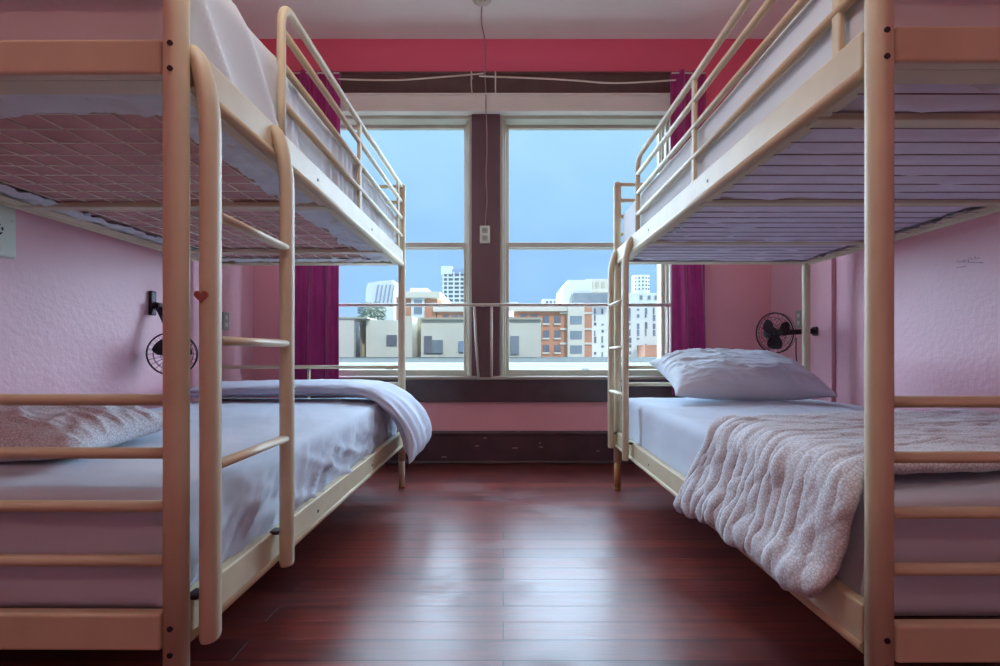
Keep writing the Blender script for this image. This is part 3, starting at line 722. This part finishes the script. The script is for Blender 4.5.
# ------------------------------------------------------------------ wall fans
def fan(label, centre, aim, mount, wall_dir, R_=.118, armup=0, bh=(.05, .075), cordpts=None):
    t = thing('wall_fan', label, 'fan', centre)
    rot = Matrix.Rotation(aim[1], 4, 'Z') @ Matrix.Rotation(aim[0], 4, 'X')     # local -Y = front
    def Pt(x, y, z): return rot @ Vector((x, y, z))
    cg = MB()
    for rr, yy, th in ((R_, 0, .0042), (R_*.98, -.022, .0015), (R_*.7, -.034, .0012), (R_*.40, -.039, .0012), (R_*.8, .03, .0012), (R_*.5, .045, .0012)):
        cg.tube([Pt(rr*math.cos(a), yy, rr*math.sin(a)) for a in np.linspace(0, 2*PI, 40, endpoint=False)], th, 6, closed=True)
    for k in range(24):
        a = 2*PI*k/24; c, s_ = math.cos(a), math.sin(a)
        cg.tube([Pt(R_*q*c, yy, R_*q*s_) for q, yy in ((.15, -.041), (.4, -.039), (.7, -.034), (.93, -.024), (1, 0), (.8, .03), (.5, .045), (.25, .05))], .0008, 4)
    cg.build('cage', 'black_plastic', t)
    hb = MB(); hb.tube([Pt(0, y, 0) for y in (-.043, -.040, -.02, .0)], .020, 20, radii=[.7, 1, 1, .8]); hb.build('hub', 'black_plastic', t)
    for k in range(3):
        a0 = 2*PI*k/3+.4; G = np.zeros((9, 8, 3))
        for i in range(9):
            rr = .014+(R_*.80-.014)*i/8; wd = .9*(.55+.6*math.sin(PI*min(1, i/8*.85+.12)))
            for j in range(8):
                a = a0+(j/7-.5)*wd*1.35; y = -.010+(j/7-.5)*-.022
                G[i, j] = Pt(rr*math.cos(a), y, rr*math.sin(a))
        nB = G.copy(); dn = np.array(Pt(0, .0018, 0)); 
        bb = MB(); bb.grid(np.concatenate([G, (nB+dn)[::-1]], 0), closed_u=True); bb.build('blade', 'black_plastic', t)
    mo = MB(); mo.tube([Pt(0, y, 0) for y in (.004, .012, .05, .075, .085)], .034, 24, radii=[.7, 1, 1, .8, .45]); mo.build('motor', 'black_plastic', t)
    back = Pt(0, .06, 0); m_ = Vector(mount)-Vector(centre); wd = Vector(wall_dir)
    ar = MB(); j = m_-wd*.035
    ar.tube([back, back.lerp(j, .5)+Vector((0, 0, armup)), j, m_-wd*.012], .013, 14, a=.016, b=.012); ar.build('arm', 'black_plastic', t)
    kn = MB(); kn.tube([j+Vector((0, -.020, .0)), j+Vector((0, .020, 0))], .017, 16); kn.build('knob', 'black_plastic', t)
    br = MB(); L_ = .05
    a = m_-wd*.018; b = m_-wd*.0
    br.box(min(a.x, b.x), max(a.x, b.x), m_.y-.02, m_.y+.02, m_.z-bh[0], m_.z+bh[1], .006); br.build('wall_bracket', 'black_plastic', t)
    return t
fr = at(775, 333, 3.02)
fan('small black wall fan above the pillow of the right bunk', tuple(fr), (.0, .12), (XR, 3.06, fr.z+.012), (1, 0, 0), .122, 0, (.028, .028))
fl = at(172.5, 354, 2.50)
fan('small black wall fan beside the left bunk behind the ladder', tuple(fl), (.12, .42), (XL, 2.54, Z_(306, 2.56)), (-1, 0, 0), .108, .03)
wire('fan_cord', [at(796, 338, 3.05), at(796, 352, 3.06), at(797, 362, 3.08), at(800, 368, 3.1), at(803, 376, 3.12), at(806, 392, 3.13)], .0035, 'black_plastic', 'black cord dangling below the right wall fan', 'cord')

# switch plates
def plate(label, loc, ny, cat='switch'):
    t = thing('switch_plate', label, cat, loc, ny)
    r = MB(); r.box(-.036, .036, -.007, 0, -.058, .058, .003); r.build('cover_plate', 'plate_grey', t)
    for z in (-.024, .024):
        r = MB(); r.box(-.014, .014, -.0105, -.005, z-.013, z+.013, .003); r.build('rocker', 'plastic_white', t)
plate('grey wall socket plate behind the right wall fan', (X_(799, 3.20)-.0, 0, 0) and (XR, 3.235, Z_(319, 3.2)), -PI/2)
bpy.data.objects['switch_plate'].rotation_euler = (0, 0, PI/2*3)
plate('grey wall socket plate seen between the rails of the left ladder', (XL, 3.22, Z_(321, 3.2)), PI/2)

# alarm box on the left wall
bx = thing('alarm_box', 'white plastic box with a round black grille on the left wall', 'alarm box', (XL, 1.712, 1.235))
r = MB(); r.box(0, .034, -.10, .095, -.097, .095, .008, 3); r.build('housing', 'plastic_white', bx)
r = MB()
r.tube([(.033, -.02+.042, -.004), (.0352, -.02+.042, -.004)], .0065, 12)
for k in range(6):
    a = 2*PI*k/6+.2
    for q in np.linspace(-.30, .30, 4):
        pass
    cpts = [(.0345, .022+.019*math.cos(a+q), -.004+.019*math.sin(a+q)) for q in np.linspace(-.3, .3, 5)]
    r.tube(cpts, .003, 6)
r.build('grille', 'dark_hole', bx)
r = MB(); r.tube([(.033, .075, .035), (.0352, .075, .035)], .003, 10); r.build('screw', 'plate_grey', bx)
r = MB(); r.box(.030, .046, -.10, .03, -.085, -.06, .006, 3); r.build('latch', 'cord_white', bx)

# faint scribble on the right wall (several short pen strokes)
sx = MB(); xw = XR2-.0008
def wp(px, py): Y = xw*F/(px-CX); return (xw, Y, Z_(py, Y))
for st in (((956, 262), (958, 260.5), (959.5, 262.5), (961, 261)), ((962, 262), (964, 259.5), (965, 261.5), (967, 260)), ((968, 258), (968.6, 262)), ((969, 258), (971, 257.5), (971, 260), (973, 259)),
           ((974, 259), (975.5, 256.5), (976, 259.5)), ((977, 258.5), (979, 257.5), (979.5, 259)), ((956, 268), (961, 267), (966, 266)), ((961, 262), (983, 262.8))):
    sx.tube([wp(*p) for p in st], .0009, 4)
tag(sx.build('scribble', 'pencil'), 'faint grey scribble on the pink wall behind the right bunk', 'scribble')

# ------------------------------------------------------------------ outside the window
g = MB(); g.box(-16, 16, 9.5, 24, .20, .56); g.build('gravel', 'roof_gravel')
rf = thing('flat_roof', 'neighbouring flat roof with gravel and pale parapet edge outside the windows', 'roof', (0, 6, .3)); rf['category'] = 'roof'
o = bpy.data.objects['gravel']; o.parent = rf; o.matrix_parent_inverse = Matrix.Identity(4); o.location = (0, -6, -.3)
g = MB(); g.box(-14, 14, -1.2, 3.55, -.1, .27); g.build('membrane', 'roof_membrane', rf)
g = MB(); g.box(-14, 14, 3.55, 3.9, -.1, .285, .02); g.build('parapet', 'stucco_shade', rf)

def building(name, label, Y, loc_x=0):
    return thing(name, label, 'building', (loc_x, Y, 0))
def slab(t, nm, x0, x1, y0, y1, m, Y=None, depth=4, front=0):      # pixel rectangle at the front face
    Y = Y or t.location.y
    a = at(x0, y1, Y+front); b = at(x1, y0, Y+front); g = MB()
    g.box(a.x-t.location.x, b.x-t.location.x, Y+front-t.location.y, Y+front+depth-t.location.y, a.z, b.z); return g.build(nm, m, t)
def win(t, x0, x1, y0, y1, m='far_window', Y=None, fr=None):
    Y = Y or t.location.y
    a = at(x0, y1, Y-.02); b = at(x1, y0, Y-.02); g = MB()
    g.box(a.x, b.x, -.12+(Y-t.location.y), .1+(Y-t.location.y), a.z, b.z)
    f = g.build('window', m, t)
    return f
# long cream wall across the flat roof
b = building('cream_annex', 'long low cream stucco wall with bricked openings beyond the flat roof', 23)
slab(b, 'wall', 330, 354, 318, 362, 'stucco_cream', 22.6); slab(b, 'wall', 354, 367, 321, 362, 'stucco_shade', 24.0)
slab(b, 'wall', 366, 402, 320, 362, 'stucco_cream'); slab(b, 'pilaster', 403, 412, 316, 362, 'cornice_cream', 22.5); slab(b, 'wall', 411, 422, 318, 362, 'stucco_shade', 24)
slab(b, 'wall', 421, 541, 319, 362, 'stucco_cream')
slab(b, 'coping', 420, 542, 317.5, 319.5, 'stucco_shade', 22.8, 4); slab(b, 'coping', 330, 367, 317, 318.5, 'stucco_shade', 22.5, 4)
win(b, 387, 397, 335, 345); win(b, 424.5, 432, 336, 353); win(b, 432, 443, 340, 353, 'far_glass'); win(b, 510.5, 519, 336, 354, 'far_glass'); win(b, 459, 465, 341, 352, 'tower_grey')
pipe = MB(); p0 = at(358, 360, 22.5); p1 = at(357, 322, 22.5); pipe.tube([(p0.x, -.5, p0.z), (p0.x, -.5, p1.z)], .09, 10); pipe.build('downpipe', 'far_window', b)
# brick building left
b = building('brick_house', 'red brick building with a cream slab roof seen through the left window', 52)
slab(b, 'wall', 396, 437, 297, 330, 'brick_red'); slab(b, 'roof_slab', 398, 440, 291.5, 297.5, 'cornice_cream', 51, 10); slab(b, 'roof_cap', 410, 427, 288, 292, 'cornice_cream', 53, 6)
slab(b, 'bay', 411, 424, 297, 330, 'tower_white', 51.4, 2); win(b, 414, 422, 300, 314, 'far_glass', 51.4)
slab(b, 'low_wall', 436, 472, 311, 330, 'brick_red', 52); slab(b, 'cornice', 433, 472, 306.5, 311.5, 'cornice_cream', 51.5, 8)
for x in (446, 455, 463): win(b, x-3, x+3, 315, 317)
# brick building right
b = building('brick_block', 'three-storey red brick block with cream bays seen through the right window', 60)
slab(b, 'wall', 514, 569, 310, 362, 'brick_red'); slab(b, 'cornice', 508, 570, 304.5, 311, 'cornice_cream', 59.3, 9)
for x in (524, 534.5): win(b, x-4, x+3, 314.5, 316.5)
for y in (316, 330.5, 345):
    for x in (543, 554.5):
        win(b, x, x+6, y, y+7.3); slab(b, 'sill', x-.4, x+6.4, y+7.3, y+8.8, 'cornice_cream', 59.7, .5)
slab(b, 'bay', 568, 584.5, 303, 362, 'cornice_cream', 59.0, 6)
for y in (316, 331, 345.5): win(b, 570.3, 581.8, y, y+8, 'far_glass', 59.0)
slab(b, 'pier', 584, 592, 303, 362, 'brick_red', 59.6, 6)
for y in (312, 328, 342.5): slab(b, 'band', 560, 568.3, y, y+2, 'cornice_cream', 59.8, 1); slab(b, 'band', 584.3, 592, y, y+2, 'cornice_cream', 59.4, 1)
# white apartments
b = building('apartment_block', 'large white apartment block with scattered small windows at right', 75)
slab(b, 'wall', 588, 700, 303, 362, 'tower_white'); slab(b, 'upper_wall', 590, 700, 293, 304, 'tower_white', 76)
g = MB(); g.prism([(at(561.5, 306, 74).x, at(0, 306, 74).z), (at(592, 306, 74).x, at(0, 306, 74).z), (at(592, 280, 74).x, at(0, 280, 74).z), (at(568, 280, 74).x, at(0, 280, 74).z), (at(563, 287, 74).x, at(0, 287, 74).z)], -1, 8); g.build('penthouse', 'tower_white', b)
slab(b, 'glass_band', 573, 612, 293, 302.5, 'far_glass', 73.6, 3, -.8); slab(b, 'terrace_roof', 586, 626, 279, 292, 'cornice_cream', 78)
for k in range(6): win(b, 590+k*6, 593+k*6, 282, 288, 'stucco_shade', 77.9)
rr = random.Random(4)
for x in (594, 601.5, 608, 614, 629, 637, 645, 653):
    for y in (309, 316, 324, 331, 338, 346, 353):
        if rr.random() < .78: win(b, x, x+rr.choice((1.4, 2.2)), y-2+rr.random()*2, y+rr.choice((1.5, 5)), rr.choice(('far_window', 'far_glass')))
for x in (596, 606, 615, 640, 648, 655): win(b, x, x+2.4, 295.5, 299.5, 'far_glass', 75.9)
slab(b, 'annex', 645, 700, 345, 362, 'brick_red', 70)
b = building('round_tower', 'round white tower with rows of dots rising behind the apartment block', 130)
c0 = at(640.5, 300, 130); c1 = at(640.5, 276, 130); g = MB(); g.tube([(c0.x, 0, c0.z-12), (c0.x, 0, c1.z)], 2.2, 24); g.build('wall', 'tower_white', b)
for k in range(4):
    for i in range(5):
        a = -PI/2+(i-2)*.42; y = 279+k*3.6; z = Z_(y, 130); xx = c0.x+2.2*math.cos(a); yy = 2.2*math.sin(a)
        g = MB(); g.box(xx-.18, xx+.18, yy-.12, yy+.2, z-.22, z+.22); g.build('window', 'far_window', b)
b = building('distant_block', 'small distant white block on the skyline between tower and bricks', 120)
slab(b, 'wall', 543, 563, 299, 306, 'tower_white')
for x in (546, 550, 554, 558): win(b, x, x+2, 301, 304)
b = building('distant_house', 'tiny white rooftop just right of the mullion on the skyline', 110)
slab(b, 'wall', 505, 518, 302, 312, 'tower_white')
# grid tower
b = building('glass_tower', 'blue and white gridded high-rise at the edge of the left window', 190)
slab(b, 'wall', 442, 474, 272, 330, 'far_glass', 190, 20); slab(b, 'crown', 441, 452, 266, 274, 'tower_white', 190, 10, -1); slab(b, 'crown', 452, 474, 268.5, 274, 'tower_grey', 190, 10, -.5)
for x in (442.5, 447, 453, 459, 465): slab(b, 'mullion', x, x+1.3, 272, 330, 'tower_white', 190, 2, -1.2)
for k in range(8): slab(b, 'floor_band', 442, 474, 276.5+k*4.2, 277.9+k*4.2, 'tower_white', 190, 2, -.9)
# sail-shaped building
b = building('sail_building', 'white office building with a curved fin facade left of the grid tower', 160)
def pz(p): q = at(p[0], p[1], 160); return (q.x, q.z)
g = MB(); g.prism([pz(p) for p in ((364, 330), (394, 330), (394, 296), (394, 284), (392.5, 280), (380, 281), (368, 283), (366, 288))], 0, 20); g.build('wall', 'tower_white', b)
for k in range(5):
    g = MB(); x = 375+k*4; g.prism([pz(p) for p in ((x, 303), (x+1.2, 303), (x+3.4, 289), (x+4.2, 285), (x+3.2, 285), (x+2.0, 290))], -.6, .4); g.build('fin', 'tower_grey', b)
# tree
tr = thing('palm_tree', 'bushy green tree behind the cream wall', 'tree', (at(372, 320, 32).x, 32, 0))
g = MB(); g.tube([(0, 0, -2), (.05, 0, 1), (0, 0, 3.1)], .12, 10); g.build('trunk', 'palm_bark', tr)
g = MB(); rr = random.Random(2)
for k in range(1100):
    a = rr.random()*2*PI; e = rr.random(); R1 = rr.random()**.5*.78
    c = Vector((R1*math.cos(a)*1.0, R1*math.sin(a)*.8, 3.15+(rr.random()-.45)*1.7*(1-.4*R1))); d = Vector((math.cos(a), math.sin(a), rr.uniform(-.6, .9))).normalized()
    s_ = d.cross(Vector((0, 0, 1))).normalized()*.035; L_ = rr.uniform(.15, .32)
    vs = [g.bm.verts.new(c-s_*.3), g.bm.verts.new(c+d*L_*.5-s_), g.bm.verts.new(c+d*L_+Vector((0, 0, -.05))), g.bm.verts.new(c+d*L_*.5+s_)]; g.bm.faces.new(vs)
g.build('foliage', 'palm_green', tr)

# ------------------------------------------------------------------ added fill lights, out of view overhead and behind the camera
lm = thing('pendant_lamp', 'pendant lamp with a round white globe over the aisle', 'lamp', (-.22, .85, CZ))  # glowing globe added to brighten the ceiling and window wall
r = MB(); r.tube([(0, 0, 0), (0, 0, -.02), (0, 0, -.03)], .05, 24, radii=[1, 1, .8]); r.build('ceiling_cap', 'plastic_white', lm)
r = MB(); r.tube([(0, 0, -.02), (0, 0, -.75)], .004, 8); r.build('cable', 'cord_white', lm)
r = MB(); r.tube([(0, 0, -.745), (0, 0, -.79)], .02, 16); r.build('lamp_holder', 'plastic_white', lm)
gm = bpy.data.materials.new('lamp_globe'); gm.use_nodes = True; gb = gm.node_tree.nodes['Principled BSDF']
gb.inputs['Base Color'].default_value = (.9, .88, .82, 1); gb.inputs['Emission Color'].default_value = (1, .94, .88, 1); gb.inputs['Emission Strength'].default_value = 66
M['lamp_globe'] = gm
r = MB(); th = np.linspace(.15, PI, 16); r.tube([(0, 0, -.85+.07*math.cos(a)) for a in th], 1, 28, radii=[max(.004, .07*math.sin(a)) for a in th]); r.build('globe', 'lamp_globe', lm)

cl = thing('ceiling_lamp', 'flat round ceiling lamp behind the near ends of the bunks', 'lamp', (-.30, -1.0, CZ))  # disc added only to dress the fill light below it
r = MB(); r.tube([(0, 0, 0), (0, 0, -.03), (0, 0, -.045)], .19, 32, radii=[1, 1, .92]); r.build('base', 'plastic_white', cl)

# ------------------------------------------------------------------ lights
def light(name, typ, loc, rot, e, col, **k):
    d = bpy.data.lights.new(name, typ); d.energy = e; d.color = col
    for a, b_ in k.items(): setattr(d, a, b_)
    o = bpy.data.objects.new(name, d); C.objects.link(o); o.location = loc; o.rotation_euler = rot; return o
def aim(v): return Vector(v).normalized().to_track_quat('-Z', 'Y').to_euler()
light('skylight', 'SUN', (0, 8, 5), aim((.0, -1, -.25)), 25, (.60, .80, 1.0), angle=math.radians(140))
light('sun', 'SUN', (0, -5, 12), aim((-.35, 1, -.75)), 1.3, (1.0, .97, .93), angle=math.radians(1))
light('room_lamp', 'AREA', (-.30, -1.0, CZ-.055), (0, 0, 0), 7, (1.0, .60, .48), size=.32, shape='DISK')  # warm fill added behind the camera, no such source known

w = bpy.data.worlds.new('World'); sc.world = w; w.use_nodes = True; nt = w.node_tree; N = nt.nodes
bg = N['Background']; tc = N.new('ShaderNodeTexCoord'); sp = N.new('ShaderNodeSeparateXYZ'); cr = N.new('ShaderNodeValToRGB')
nt.links.new(tc.outputs['Generated'], sp.inputs[0]); nt.links.new(sp.outputs['Z'], cr.inputs['Fac']); nt.links.new(cr.outputs['Color'], bg.inputs['Color'])
E = cr.color_ramp.elements; E[0].position = 0; E[0].color = s2l((184, 214, 242)); E[1].position = 1; E[1].color = s2l((120, 178, 238))
for p, c in ((.09, (144, 192, 240)), (.22, (148, 196, 242)), (.42, (164, 212, 246))):
    e = E.new(p); e.color = s2l(c)
bg.inputs['Strength'].default_value = .84

# ------------------------------------------------------------------ camera
cd = bpy.data.cameras.new('Camera'); cam = bpy.data.objects.new('Camera', cd); C.objects.link(cam)
cam.location = (0, 0, H); cam.rotation_euler = (PI/2, 0, 0); cd.sensor_width = 36; cd.lens = 36*F/1000
cd.shift_x = (500-CX)/1000; cd.shift_y = (HY-333)/1000; cd.clip_start = .02; cd.clip_end = 1000
sc.camera = cam
vs = sc.view_settings; vs.view_transform = 'Standard'; vs.look = 'None'; vs.gamma = 1; vs.exposure = .5; vs.use_curve_mapping = False
cy = sc.cycles; cy.max_bounces = 8; cy.diffuse_bounces = 5; cy.transparent_max_bounces = 12; cy.use_denoising = True
cy.sample_clamp_indirect = 8
